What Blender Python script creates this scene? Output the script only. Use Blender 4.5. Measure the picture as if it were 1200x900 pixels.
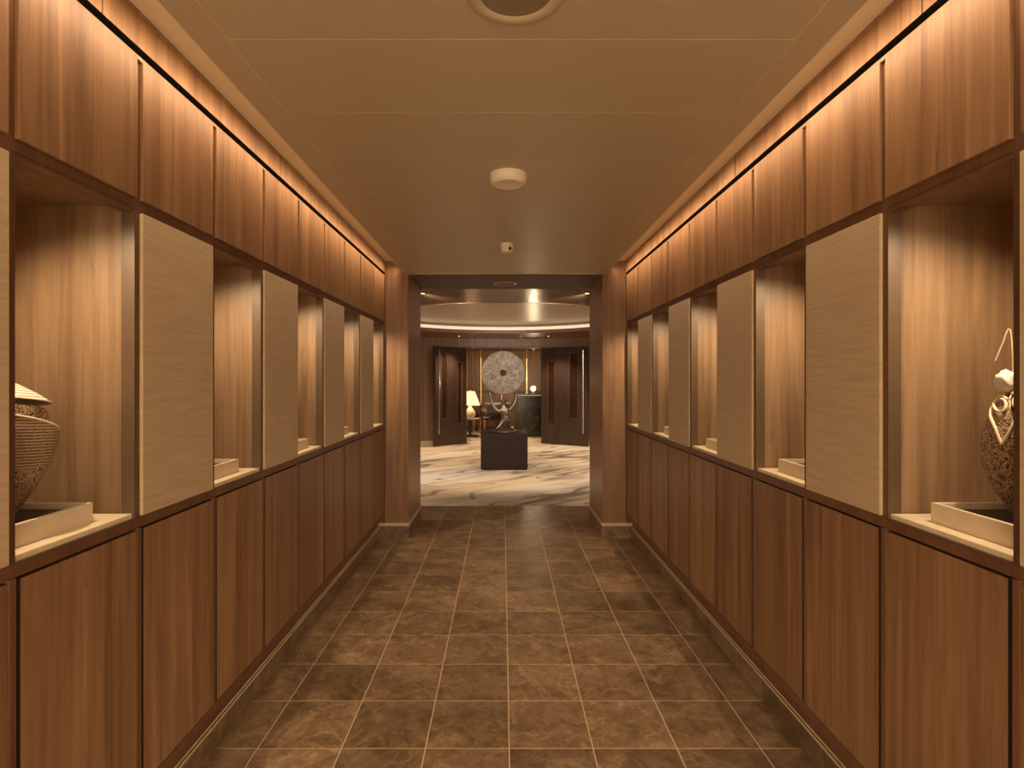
import bpy, bmesh, math, random
from mathutils import Vector, Matrix
random.seed(7)
for o in list(bpy.data.objects):
    bpy.data.objects.remove(o)
S = bpy.context.scene
C = S.collection
PI = math.pi
# ---------------------------------------------------------------- camera
F_PX = 660.0
CAM = Vector((-0.0235, 0.0, 1.316))
cd = bpy.data.cameras.new('camera'); cam = bpy.data.objects.new('camera', cd); C.objects.link(cam)
cam.location = CAM; cam.rotation_euler = (PI/2, 0, 0)
cd.sensor_width = 36; cd.lens = F_PX/1200*36
cd.shift_x = 11/1200; cd.shift_y = -4/1200
cd.clip_start = 0.02
S.camera = cam
# ---------------------------------------------------------------- world, exposure
w = bpy.data.worlds.new('world'); S.world = w; w.use_nodes = True
bg = w.node_tree.nodes['Background']
bg.inputs[0].default_value = (1.0, 0.78, 0.50, 1); bg.inputs[1].default_value = 3.6  # uniform warm fill added, reaching the hall through its open rear end
S.view_settings.view_transform = 'Standard'; S.view_settings.look = 'None'
S.view_settings.gamma = 1; S.view_settings.use_curve_mapping = False
S.view_settings.exposure = 0.5
WARM = (1.0, 0.72, 0.44)
WARM2 = (1.0, 0.75, 0.47)
WARM3 = (1.0, 0.84, 0.62)
COVE_W = 9.5      # watts per cove strip
NICHE_W = 18.0
LOBBY_W = 92.0
# hall constants (metres, measured from the hall centre line, camera at d = 0)
D0 = -1.35          # open rear end of the hall
PIER = 4.707        # front of the portal piers
PEND = 5.40         # back of the portal
PW = 0.811          # half width of the portal
CZ = 2.20           # ceiling
B0 = 1.130; MOD = 0.3945
H = CAM.z
LC = (0.0, 8.45)    # centre of the round lobby
LR = 3.45
# cove light strips (the hall's own hidden lamps)
def area(name, loc, rot, sx, sy, watts, col, spread=180):
    l = bpy.data.lights.new(name, 'AREA'); l.shape = 'RECTANGLE'; l.size = sx; l.size_y = sy
    l.energy = watts; l.color = col; l.spread = math.radians(spread)
    o = bpy.data.objects.new(name, l); C.objects.link(o); o.location = loc; o.rotation_euler = rot
    return o
def spot(name, loc, target, watts, col, ang=80, blend=0.6, rad=0.02):
    l = bpy.data.lights.new(name, 'SPOT'); l.energy = watts; l.color = col
    l.spot_size = math.radians(ang); l.spot_blend = blend; l.shadow_soft_size = rad
    o = bpy.data.objects.new(name, l); C.objects.link(o); o.location = loc
    o.rotation_euler = (Vector(target)-Vector(loc)).to_track_quat('-Z', 'Y').to_euler()
    return o
def point(name, loc, watts, col, rad=0.03):
    l = bpy.data.lights.new(name, 'POINT'); l.energy = watts; l.color = col; l.shadow_soft_size = rad
    o = bpy.data.objects.new(name, l); C.objects.link(o); o.location = loc
    return o
for s in (-1, 1):
    # faces the wall, tipped a little down
    area('cove_strip_light', (s*0.868, (D0+PIER)/2, 2.272), (0, s*math.radians(-45), 0), 0.014, PIER-D0-0.06, COVE_W, WARM, 115)
# ---------------------------------------------------------------- materials
M = {}
def new_mat(name):
    m = bpy.data.materials.new(name); m.use_nodes = True; M[name] = m
    nt = m.node_tree; b = nt.nodes['Principled BSDF']
    return m, nt, b
def N(nt, t, **kw):
    n = nt.nodes.new(t)
    for k, v in kw.items():
        if k in n.inputs.keys() if hasattr(n.inputs, 'keys') else False: n.inputs[k].default_value = v
        else: setattr(n, k, v)
    return n
def L(nt, a, b): nt.links.new(a, b)
def coords(nt, scale, rnd=True, rot=(0, 0, 0)):
    tc = N(nt, 'ShaderNodeTexCoord'); mp = N(nt, 'ShaderNodeMapping')
    mp.inputs['Scale'].default_value = scale; mp.inputs['Rotation'].default_value = rot
    if rnd:
        oi = N(nt, 'ShaderNodeObjectInfo')
        mu = N(nt, 'ShaderNodeVectorMath', operation='SCALE'); mu.inputs[0].default_value = (37.1, 53.7, 19.3)
        L(nt, oi.outputs['Random'], mu.inputs['Scale'])
        ad = N(nt, 'ShaderNodeVectorMath', operation='ADD')
        L(nt, tc.outputs['Object'], ad.inputs[0]); L(nt, mu.outputs[0], ad.inputs[1])
        L(nt, ad.outputs[0], mp.inputs['Vector'])
    else:
        L(nt, tc.outputs['Object'], mp.inputs['Vector'])
    return mp.outputs[0]
def noise(nt, vec, scale, detail=4, rough=0.55, dist=0.0):
    n = N(nt, 'ShaderNodeTexNoise'); n.inputs['Scale'].default_value = scale
    n.inputs['Detail'].default_value = detail; n.inputs['Roughness'].default_value = rough
    n.inputs['Distortion'].default_value = dist
    L(nt, vec, n.inputs['Vector']); return n.outputs['Fac']
def ramp(nt, fac, stops, interp='LINEAR'):
    r = N(nt, 'ShaderNodeValToRGB'); cr = r.color_ramp; cr.interpolation = interp
    while len(cr.elements) < len(stops): cr.elements.new(0.5)
    for e, (p, c) in zip(cr.elements, stops):
        e.position = p; e.color = (c[0], c[1], c[2], 1) if not isinstance(c, (int, float)) else (c, c, c, 1)
    L(nt, fac, r.inputs[0]); return r.outputs[0]
def mixc(nt, fac, a, b, mode='MIX'):
    m = N(nt, 'ShaderNodeMix', data_type='RGBA', blend_type=mode)
    for i, v in ((0, fac), (6, a), (7, b)):
        if isinstance(v, (int, float)): m.inputs[i].default_value = v
        elif isinstance(v, tuple): m.inputs[i].default_value = (*v, 1) if len(v) == 3 else v
        else: L(nt, v, m.inputs[i])
    return m.outputs[2]
def math_(nt, op, a, b=0.0):
    m = N(nt, 'ShaderNodeMath', operation=op)
    for i, v in enumerate((a, b)):
        if isinstance(v, (int, float)): m.inputs[i].default_value = v
        else: L(nt, v, m.inputs[i])
    return m.outputs[0]
def bump(nt, b, h, strength=0.2, dist=0.002):
    n = N(nt, 'ShaderNodeBump'); n.inputs['Strength'].default_value = strength; n.inputs['Distance'].default_value = dist
    L(nt, h, n.inputs['Height']); L(nt, n.outputs[0], b.inputs['Normal'])
def wood(name, dark, mid, light, rough=0.42, grain=1.0, coat=0.0):
    m, nt, b = new_mat(name)
    v1 = coords(nt, (9*grain, 9*grain, 0.55)); v2 = coords(nt, (95*grain, 95*grain, 2.2))
    n1 = noise(nt, v1, 1.0, 5, 0.6, 0.8); n2 = noise(nt, v2, 1.0, 3, 0.6)
    nm = noise(nt, coords(nt, (34*grain, 34*grain, 1.1)), 1.0, 4, 0.65, 0.6)
    f = math_(nt, 'ADD', math_(nt, 'ADD', math_(nt, 'MULTIPLY', n1, 0.5), math_(nt, 'MULTIPLY', nm, 0.33)), math_(nt, 'MULTIPLY', n2, 0.17))
    c = ramp(nt, f, [(0.37, dark), (0.5, mid), (0.63, light)])
    v3 = coords(nt, (14, 14, 3.2)); n3 = noise(nt, v3, 1.0, 6, 0.7, 2.5)     # small knots and figure
    c = mixc(nt, math_(nt, 'MULTIPLY', ramp(nt, n3, [(0.60, 0.0), (0.74, 1.0)]), 0.55), c, tuple(x*0.62 for x in dark))
    oi = N(nt, 'ShaderNodeObjectInfo')
    c = mixc(nt, 1.0, c, ramp(nt, oi.outputs['Random'], [(0.0, (0.9, 0.88, 0.86)), (1.0, (1.06, 1.05, 1.04))]), 'MULTIPLY')
    L(nt, c, b.inputs['Base Color']); b.inputs['Roughness'].default_value = rough
    if coat: b.inputs['Coat Weight'].default_value = coat
    bump(nt, b, n2, 0.08, 0.001)
    return m
wood('wood_panel', (0.145, 0.070, 0.033), (0.245, 0.130, 0.065), (0.345, 0.195, 0.102))
wood('wood_niche', (0.125, 0.073, 0.038), (0.205, 0.126, 0.069), (0.285, 0.18, 0.103), 0.45)
wood('wood_frame', (0.11, 0.048, 0.027), (0.15, 0.068, 0.037), (0.185, 0.086, 0.047), 0.4)
wood('wood_door', (0.032, 0.018, 0.013), (0.05, 0.028, 0.019), (0.07, 0.04, 0.027), 0.35)
wood('wood_lobby', (0.19, 0.108, 0.068), (0.26, 0.15, 0.096), (0.31, 0.185, 0.12), 0.35)
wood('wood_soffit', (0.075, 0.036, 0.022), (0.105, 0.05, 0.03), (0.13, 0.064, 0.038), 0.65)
wood('wood_chair', (0.16, 0.08, 0.04), (0.24, 0.13, 0.07), (0.32, 0.18, 0.1), 0.4)
def plain(name, col, rough=0.5, metal=0.0, var=0.06, scale=30, spec=0.5):
    m, nt, b = new_mat(name)
    n = noise(nt, coords(nt, (1, 1, 1)), scale, 4)
    c = ramp(nt, n, [(0.3, tuple(x*(1-var) for x in col)), (0.7, tuple(min(1, x*(1+var)) for x in col))])
    L(nt, c, b.inputs['Base Color']); b.inputs['Roughness'].default_value = rough; b.inputs['Metallic'].default_value = metal
    b.inputs['Specular IOR Level'].default_value = spec
    return m
plain('cream', (0.68, 0.56, 0.40), 0.45)
plain('cream_edge', (0.62, 0.50, 0.33), 0.6)
plain('tray_floor', (0.045, 0.026, 0.02), 0.6)
plain('black_gap', (0.006, 0.004, 0.003), 0.9)
plain('gap_shade_paint', (0.03, 0.014, 0.009), 0.8)
plain('ceiling_paint', (0.50, 0.39, 0.25), 0.38, var=0.015, scale=3)
plain('ceiling_seam', (0.62, 0.50, 0.34), 0.5)
plain('cove_paint', (0.80, 0.66, 0.45), 0.6, var=0.02)
plain('device_white', (0.80, 0.70, 0.52), 0.45, var=0.02)
plain('grille', (0.24, 0.18, 0.11), 0.7, var=0.15, scale=260)
plain('bronze_trim', (0.32, 0.175, 0.095), 0.4, 0.15, 0.05)
plain('liner', (0.105, 0.066, 0.038), 0.4, 0.2, 0.06)
plain('grout', (0.54, 0.42, 0.27), 0.8)
plain('skirting_cap', (0.60, 0.47, 0.29), 0.5)
plain('plinth', (0.022, 0.011, 0.008), 0.6, 0.0, 0.05, 30, 0.2)
plain('lobby_ceiling', (0.20, 0.115, 0.07), 0.24, 0.3, 0.03, 4)
plain('dome_paint', (0.58, 0.49, 0.38), 0.3, 0.0, 0.01, 2)
plain('brass', (0.62, 0.40, 0.17), 0.28, 1.0, 0.04)
plain('steel', (0.62, 0.60, 0.57), 0.25, 1.0, 0.03)
plain('dark_metal', (0.05, 0.04, 0.035), 0.4, 0.8)
plain('chair_leather', (0.035, 0.02, 0.015), 0.45)
plain('ceramic', (0.45, 0.40, 0.30), 0.3, 0.0, 0.35, 18)
plain('table_white', (0.75, 0.70, 0.62), 0.5)
plain('green_smoked_pane', (0.10, 0.075, 0.065), 0.12)
plain('red_pane', (0.035, 0.014, 0.009), 0.15)
def emis(name, col, strength):
    m, nt, b = new_mat(name)
    n = noise(nt, coords(nt, (1, 1, 1)), 5, 2)
    c = ramp(nt, n, [(0.3, tuple(x*0.97 for x in col)), (0.7, col)])
    L(nt, c, b.inputs['Emission Color']); b.inputs['Emission Strength'].default_value = strength
    L(nt, c, b.inputs['Base Color'])
    return m
emis('lamp_glow', (1.0, 0.80, 0.55), 9.0)
emis('cove_glow', (1.0, 0.80, 0.60), 0.55)
emis('shade_glow', (1.0, 0.74, 0.45), 0.6)
emis('globe_glow', (1.0, 0.80, 0.50), 4.0)
emis('strip_glow', (1.0, 0.70, 0.40), 2.0)
def fabric():
    m, nt, b = new_mat('fabric')
    v = coords(nt, (6, 6, 90)); n1 = noise(nt, v, 1.0, 4, 0.65)
    v2 = coords(nt, (120, 120, 700)); n2 = noise(nt, v2, 1.0, 2)
    f = math_(nt, 'ADD', math_(nt, 'MULTIPLY', n1, 0.7), math_(nt, 'MULTIPLY', n2, 0.3))
    L(nt, ramp(nt, f, [(0.3, (0.425, 0.305, 0.175)), (0.7, (0.56, 0.42, 0.255))]), b.inputs['Base Color'])
    b.inputs['Roughness'].default_value = 0.85; b.inputs['Sheen Weight'].default_value = 0.15
    bump(nt, b, f, 0.25, 0.0015)
fabric()
def tile_mat(name, k=1.0, rough=0.34):
    m, nt, b = new_mat(name)
    v = coords(nt, (1, 1, 1))
    n1 = noise(nt, v, 8.0, 8, 0.66, 0.35); n2 = noise(nt, v, 26.0, 6, 0.65, 0.5)
    f = math_(nt, 'ADD', math_(nt, 'MULTIPLY', n1, 0.65), math_(nt, 'MULTIPLY', n2, 0.35))
    c = ramp(nt, f, [(0.30, (0.060*k, 0.036*k, 0.020*k)), (0.46, (0.128*k, 0.083*k, 0.047*k)), (0.56, (0.185*k, 0.123*k, 0.072*k)), (0.72, (0.33*k, 0.235*k, 0.145*k))])
    n3 = noise(nt, v, 3.6, 6, 0.62, 0.9)
    vein = ramp(nt, math_(nt, 'ABSOLUTE', math_(nt, 'SUBTRACT', n3, 0.5)), [(0.0, 1.0), (0.018, 0.0)])
    c = mixc(nt, math_(nt, 'MULTIPLY', vein, 0.28), c, (0.42*k, 0.29*k, 0.17*k))
    oi = N(nt, 'ShaderNodeObjectInfo')
    c = mixc(nt, 1.0, c, ramp(nt, oi.outputs['Random'], [(0.0, (0.78, 0.77, 0.75)), (1.0, (1.18, 1.17, 1.16))]), 'MULTIPLY')
    L(nt, c, b.inputs['Base Color'])
    L(nt, ramp(nt, n2, [(0.3, rough*0.85), (0.7, rough*1.25)]), b.inputs['Roughness'])
    return m
tile_mat('floor_tile', 1.28); tile_mat('base_tile', 1.1)
def carpet():
    m, nt, b = new_mat('carpet')
    v0 = coords(nt, (1, 1, 1), rnd=False, rot=(0, 0, math.radians(-38)))
    mp = N(nt, 'ShaderNodeMapping'); mp.inputs['Scale'].default_value = (0.26, 1.0, 1); L(nt, v0, mp.inputs[0]); v = mp.outputs[0]
    warp = N(nt, 'ShaderNodeTexNoise'); warp.inputs['Scale'].default_value = 0.9; warp.inputs['Detail'].default_value = 3; L(nt, v, warp.inputs['Vector'])
    add = N(nt, 'ShaderNodeVectorMath', operation='MULTIPLY_ADD'); add.inputs[1].default_value = (0.5, 0.5, 0); L(nt, warp.outputs['Color'], add.inputs[0]); L(nt, v, add.inputs[2])
    vv = add.outputs[0]
    def veins(scale, centre, wide, det=3):
        n = noise(nt, vv, scale, det, 0.5, 0.3)
        return ramp(nt, math_(nt, 'ABSOLUTE', math_(nt, 'SUBTRACT', n, centre)), [(0.0, 1.0), (wide*0.3, 0.8), (wide, 0.0)])
    base = ramp(nt, noise(nt, vv, 0.8, 3, 0.5), [(0.34, (0.50, 0.35, 0.21)), (0.5, (0.60, 0.47, 0.34)), (0.64, (0.52, 0.45, 0.41))])
    gate = ramp(nt, noise(nt, vv, 1.1, 3, 0.5), [(0.40, 0.0), (0.56, 1.0)])
    c = mixc(nt, math_(nt, 'MULTIPLY', veins(1.5, 0.5, 0.075), 0.55), base, (0.34, 0.25, 0.18))
    c = mixc(nt, math_(nt, 'MULTIPLY', veins(1.5, 0.5, 0.04), gate), c, (0.075, 0.052, 0.048))
    c = mixc(nt, math_(nt, 'MULTIPLY', veins(2.3, 0.46, 0.022), 0.8), c, (0.12, 0.075, 0.05))
    fine = noise(nt, coords(nt, (1, 1, 1), rnd=False), 180, 2)
    c = mixc(nt, 0.25, c, ramp(nt, fine, [(0.3, 0.3), (0.7, 0.8)]), 'OVERLAY')
    L(nt, c, b.inputs['Base Color']); b.inputs['Roughness'].default_value = 0.95
    bump(nt, b, fine, 0.3, 0.003)
carpet()
def stone():
    m, nt, b = new_mat('carved_stone')
    v = coords(nt, (1, 1, 1), rnd=False)
    n1 = noise(nt, v, 22, 6, 0.7, 1.0); n2 = noise(nt, v, 6, 3)
    vo = N(nt, 'ShaderNodeTexVoronoi'); vo.feature = 'DISTANCE_TO_EDGE'; vo.inputs['Scale'].default_value = 34
    L(nt, v, vo.inputs['Vector'])
    c = ramp(nt, n1, [(0.30, (0.06, 0.047, 0.038)), (0.43, (0.22, 0.185, 0.155)), (0.58, (0.38, 0.33, 0.285)), (0.74, (0.56, 0.5, 0.44))])
    c = mixc(nt, 0.35, c, ramp(nt, vo.outputs[0], [(0.0, 0.12), (0.06, 0.75)]), 'MULTIPLY')
    c = mixc(nt, 0.3, c, ramp(nt, n2, [(0.35, (0.5, 0.42, 0.36)), (0.65, (1.0, 0.95, 0.9))]), 'MULTIPLY')
    L(nt, c, b.inputs['Base Color']); b.inputs['Roughness'].default_value = 0.7
    bump(nt, b, n1, 0.8, 0.015)
stone()
def bronze():
    m, nt, b = new_mat('bronze')
    n = noise(nt, coords(nt, (1, 1, 1), rnd=False), 24, 5, 0.6)
    L(nt, ramp(nt, n, [(0.3, (0.07, 0.048, 0.035)), (0.7, (0.26, 0.20, 0.155))]), b.inputs['Base Color'])
    b.inputs['Metallic'].default_value = 0.75; b.inputs['Roughness'].default_value = 0.36
    bump(nt, b, n, 0.6, 0.01)
bronze()
def marble_black():
    m, nt, b = new_mat('black_marble')
    n = noise(nt, coords(nt, (1, 1, 1), rnd=False), 5, 8, 0.65, 2.0)
    L(nt, ramp(nt, n, [(0.4, (0.012, 0.010, 0.008)), (0.6, (0.03, 0.024, 0.016)), (0.72, (0.14, 0.11, 0.07))]), b.inputs['Base Color'])
    b.inputs['Roughness'].default_value = 0.15
marble_black()
def carved(name, base, ink, kind):
    """thin carved shells: rows of script, or worm-track piercing"""
    m, nt, b = new_mat(name)
    tc = N(nt, 'ShaderNodeTexCoord'); sep = N(nt, 'ShaderNodeSeparateXYZ'); L(nt, tc.outputs['Object'], sep.inputs[0])
    ang = math_(nt, 'ARCTAN2', sep.outputs[1], sep.outputs[0])
    z = math_(nt, 'ADD', sep.outputs[2], math_(nt, 'MULTIPLY', ang, 0.008))
    comb = N(nt, 'ShaderNodeCombineXYZ'); L(nt, ang, comb.inputs[0]); L(nt, z, comb.inputs[1])
    def script():
        rows = math_(nt, 'PINGPONG', z, 0.0037)
        rowm = ramp(nt, math_(nt, 'DIVIDE', rows, 0.0037), [(0.35, 0.0), (0.6, 1.0)])
        mp = N(nt, 'ShaderNodeMapping'); mp.inputs['Scale'].default_value = (75, 220, 1); L(nt, comb.outputs[0], mp.inputs[0])
        let = ramp(nt, noise(nt, mp.outputs[0], 1.0, 4, 0.7), [(0.42, 0.0), (0.55, 1.0)])
        return math_(nt, 'MULTIPLY', rowm, let)
    def worm():
        mp = N(nt, 'ShaderNodeMapping'); mp.inputs['Scale'].default_value = (1, 1, 1); L(nt, tc.outputs['Object'], mp.inputs[0])
        n = noise(nt, mp.outputs[0], 120, 1, 0.4, 1.6)
        return ramp(nt, math_(nt, 'ABSOLUTE', math_(nt, 'SUBTRACT', n, 0.5)), [(0.05, 1.0), (0.075, 0.0)])
    if kind == 'script': f = script()
    elif kind == 'worm': f = worm()
    else:
        n = noise(nt, tc.outputs['Object'], 14, 2, 0.5)
        edge = math_(nt, 'ADD', sep.outputs[2], math_(nt, 'MULTIPLY', math_(nt, 'SUBTRACT', n, 0.5), 0.10))
        mask = ramp(nt, edge, [(0.118, 0.0), (0.122, 1.0)])
        mx = N(nt, 'ShaderNodeMix', data_type='FLOAT')
        L(nt, mask, mx.inputs[0]); L(nt, worm(), mx.inputs[2]); L(nt, script(), mx.inputs[3]); f = mx.outputs[0]
    L(nt, mixc(nt, f, base, ink), b.inputs['Base Color']); b.inputs['Roughness'].default_value = 0.65
    inv = math_(nt, 'SUBTRACT', 1.0, f); bump(nt, b, inv, 0.7, 0.004)
carved('carved_body', (0.60, 0.44, 0.28), (0.075, 0.036, 0.02), 'both')
carved('carved_lid', (0.84, 0.76, 0.64), (0.36, 0.27, 0.18), 'script')
carved('carved_worm', (0.52, 0.36, 0.22), (0.05, 0.022, 0.013), 'worm')
plain('paper_white', (0.80, 0.74, 0.64), 0.7, 0.0, 0.12, 60)
plain('rim_cream', (0.72, 0.58, 0.42), 0.6)
# ---------------------------------------------------------------- mesh helpers
CACHE = {}
def link(name, me, mat=None, parent=None, loc=(0, 0, 0), rot=(0, 0, 0)):
    o = bpy.data.objects.new(name, me); C.objects.link(o)
    o.location = loc; o.rotation_euler = rot
    if parent is not None: o.parent = parent
    if mat and me is not None and not me.materials: me.materials.append(M[mat])
    return o
def mesh_of(name, bm, smooth=False):
    me = bpy.data.meshes.new(name)
    bmesh.ops.recalc_face_normals(bm, faces=bm.faces)
    bm.to_mesh(me); bm.free()
    if smooth:
        for p in me.polygons: p.use_smooth = True
    return me
def bm_box(bm, x0, x1, y0, y1, z0, z1):
    x0, x1 = min(x0, x1), max(x0, x1)
    vs = [bm.verts.new((x, y, z)) for x in (x0, x1) for y in (y0, y1) for z in (z0, z1)]
    for f in ((0, 1, 3, 2), (4, 6, 7, 5), (0, 4, 5, 1), (2, 3, 7, 6), (0, 2, 6, 4), (1, 5, 7, 3)):
        bm.faces.new([vs[i] for i in f])
def box(name, x0, x1, y0, y1, z0, z1, mat, parent=None, bev=0.0, edge=None):
    """one box with its origin at its centre; alike boxes share their mesh"""
    x0, x1 = min(x0, x1), max(x0, x1)
    dx, dy, dz = x1-x0, y1-y0, z1-z0
    key = (round(dx, 4), round(dy, 4), round(dz, 4), mat, bev, edge)
    if key not in CACHE:
        bm = bmesh.new(); bm_box(bm, -dx/2, dx/2, -dy/2, dy/2, -dz/2, dz/2)
        if bev: bmesh.ops.bevel(bm, geom=bm.edges[:], offset=bev, segments=1, affect='EDGES')
        me = mesh_of(name, bm); me.materials.append(M[mat]); CACHE[key] = me
        if edge:
            me.materials.append(M[edge])
            for p in me.polygons: p.material_index = 0 if abs(p.normal.x) > 0.5 else 1
    return link(name, CACHE[key], None, parent, ((x0+x1)/2, (y0+y1)/2, (z0+z1)/2))
def boxes(name, lst, mat, parent=None, loc=(0, 0, 0), rot=(0, 0, 0)):
    bm = bmesh.new()
    for b in lst: bm_box(bm, *b)
    return link(name, mesh_of(name, bm), mat, parent, loc, rot)
def lathe_bm(prof, n=48, bm=None, c=(0, 0, 0), close=False):
    bm = bm or bmesh.new(); rings = []
    for r, z in prof:
        if r < 1e-6: rings.append([bm.verts.new((c[0], c[1], c[2]+z))])
        else: rings.append([bm.verts.new((c[0]+r*math.cos(2*PI*i/n), c[1]+r*math.sin(2*PI*i/n), c[2]+z)) for i in range(n)])
    prs = list(zip(rings, rings[1:]))
    if close: prs.append((rings[-1], rings[0]))
    for a, b in prs:
        for i in range(n):
            j = (i+1) % n
            if len(a) == 1 and len(b) == 1: continue
            if len(a) == 1: bm.faces.new((a[0], b[i], b[j]))
            elif len(b) == 1: bm.faces.new((a[i], a[j], b[0]))
            else: bm.faces.new((a[i], a[j], b[j], b[i]))
    return bm
def lathe(name, prof, mat, parent=None, loc=(0, 0, 0), rot=(0, 0, 0), n=48, smooth=True, close=False):
    o = link(name, mesh_of(name, lathe_bm(prof, n, close=close), smooth), mat, parent, loc, rot)
    if smooth: auto(o)
    return o
def auto(o, ang=40):
    me = o.data
    bm = bmesh.new(); bm.from_mesh(me)
    for e in bm.edges:
        if len(e.link_faces) == 2 and e.calc_face_angle(0) > math.radians(ang): e.smooth = False
    bm.to_mesh(me); bm.free()
def tube_bm(pts, rad, n=8, bm=None):
    bm = bm or bmesh.new(); pts = [Vector(p) for p in pts]; rings = []
    up0 = None
    for i, p in enumerate(pts):
        t = (pts[min(i+1, len(pts)-1)]-pts[max(i-1, 0)]).normalized()
        ref = Vector((0, 0, 1)) if abs(t.z) < 0.9 else Vector((1, 0, 0))
        a = t.cross(ref).normalized() if up0 is None else (up0 - t*up0.dot(t)).normalized()
        up0 = a; b = t.cross(a)
        r = rad[i] if isinstance(rad, (list, tuple)) else rad
        rings.append([bm.verts.new(p + a*(r*math.cos(2*PI*k/n)) + b*(r*math.sin(2*PI*k/n))) for k in range(n)])
    for a, b in zip(rings, rings[1:]):
        for i in range(n): bm.faces.new((a[i], a[(i+1) % n], b[(i+1) % n], b[i]))
    bm.faces.new(rings[0]); bm.faces.new(rings[-1])
    return bm
def smooth_pts(pts, k=5):
    pts = [Vector(p) for p in pts]; out = []
    for i in range(len(pts)-1):
        p0, p1, p2, p3 = pts[max(i-1, 0)], pts[i], pts[i+1], pts[min(i+2, len(pts)-1)]
        for j in range(k):
            t = j/k
            out.append(0.5*((2*p1)+(p2-p0)*t+(2*p0-5*p1+4*p2-p3)*t*t+(3*p1-p0-3*p2+p3)*t**3))
    return out+[pts[-1]]
def tube(name, pts, rad, mat, parent=None, n=8, loc=(0, 0, 0)):
    o = link(name, mesh_of(name, tube_bm(pts, rad, n), True), mat, parent, loc); auto(o); return o
def empty(name, loc=(0, 0, 0), rz=0.0):
    o = bpy.data.objects.new(name, None); C.objects.link(o); o.location = loc; o.rotation_euler = (0, 0, rz)
    o.empty_display_size = 0.05
    return o
def tag(o, label=None, cat=None, group=None, kind=None):
    if label: o['label'] = label
    if cat: o['category'] = cat
    if group: o['group'] = group
    if kind: o['kind'] = kind
    return o
def struct(o, label, cat): return tag(o, label, cat, None, 'structure')
def bk(k): return B0 + MOD*k
# ---------------------------------------------------------------- floor of the hall
floor = boxes('floor', [(-1.12, 1.12, D0, PEND, -0.06, -0.0006), (-0.9, 0.9, PEND, 5.915, -0.06, -0.0006)], 'grout')
struct(floor, 'brown marble tiled hall floor with cream grout lines', 'floor')
J0 = 2.0152; G = 0.0023
xs = [-1.06, -0.9, -0.6, -0.3, 0.0, 0.3, 0.6, 0.9, 1.06]
rows = []
k = -11
while J0+0.3*k < 5.90:
    rows.append((J0+0.3*k, J0+0.3*(k+1))); k += 1
for y0, y1 in rows:
    for x0, x1 in zip(xs, xs[1:]):
        if y0 > PEND-0.25 and max(abs(x0), abs(x1)) > 0.95: continue
        box('floor_tile', x0+G, x1-G, y0+G, y1-G, -0.012, 0.0, 'floor_tile', floor)
# ---------------------------------------------------------------- hall ceiling
ceiling = boxes('ceiling', [(-0.826, 0.826, D0, PIER, CZ+0.0015, CZ+0.035),
                            (-1.30, -0.55, D0, PIER, CZ+0.115, CZ+0.14), (0.55, 1.30, D0, PIER, CZ+0.115, CZ+0.14)], 'cove_paint')
struct(ceiling, 'beige planked hall ceiling with lit coves along both walls', 'ceiling')
ys = []
y = 1.4586
while y > D0: y -= 0.3965
while y < PIER+0.2: ys.append(y); y += 0.3965
for y0, y1 in zip(ys, ys[1:]):
    a, b_ = max(y0, D0), min(y1, PIER-0.002)
    if b_-a < 0.05: continue
    box('ceiling_plank', -0.7345, 0.7345, a+0.0012, b_-0.0012, CZ, CZ+0.002, 'ceiling_paint', ceiling, 0.0007)
for s in (-1, 1):
    box('ceiling_border_plank', s*0.7375, s*0.826, D0, PIER-0.002, CZ, CZ+0.002, 'ceiling_paint', ceiling, 0.0007)
    box('cove_strip', s*0.845, s*0.858, D0+0.03, PIER-0.03, CZ+0.06, CZ+0.085, 'device_white', ceiling)
    boxes('cove_lip', [(s*0.826, s*0.834, D0, PIER, CZ, CZ+0.035)], 'cove_paint', ceiling)
# ---------------------------------------------------------------- panelled hall walls with niches
ZU0, ZU1 = H+0.490, H+0.862          # upper panels
ZF0, ZF1 = H-0.368, H+0.456          # fabric panels
ZN0, ZN1 = H-0.374, H+0.466          # niche opening
ZL0, ZL1 = 0.212, H-0.3985           # lower panels
ZSLOT0, ZSLOT1 = H+0.876, H+0.899
WP, WF = 1.004, 1.014                # panel face, frame face
KMIN, KMAX = -6, 9
niche_ks = [k for k in range(KMIN, KMAX) if k % 2 == 0]
def niche_me(dep, wid, hgt):
    key = ('niche', dep, wid, hgt)
    if key in CACHE: return CACHE[key]
    bm = bmesh.new(); t = 0.012; hw = wid/2
    bm_box(bm, dep, dep+t, -hw-t, hw+t, -t, hgt+t)
    bm_box(bm, 0, dep, -hw-t, -hw, -t, hgt+t); bm_box(bm, 0, dep, hw, hw+t, -t, hgt+t)
    bm_box(bm, 0, dep, -hw, hw, -t, 0); bm_box(bm, 0, dep, -hw, hw, hgt, hgt+t)
    me = mesh_of('niche', bm); me.materials.append(M['wood_niche']); CACHE[key] = me
    return me
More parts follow.
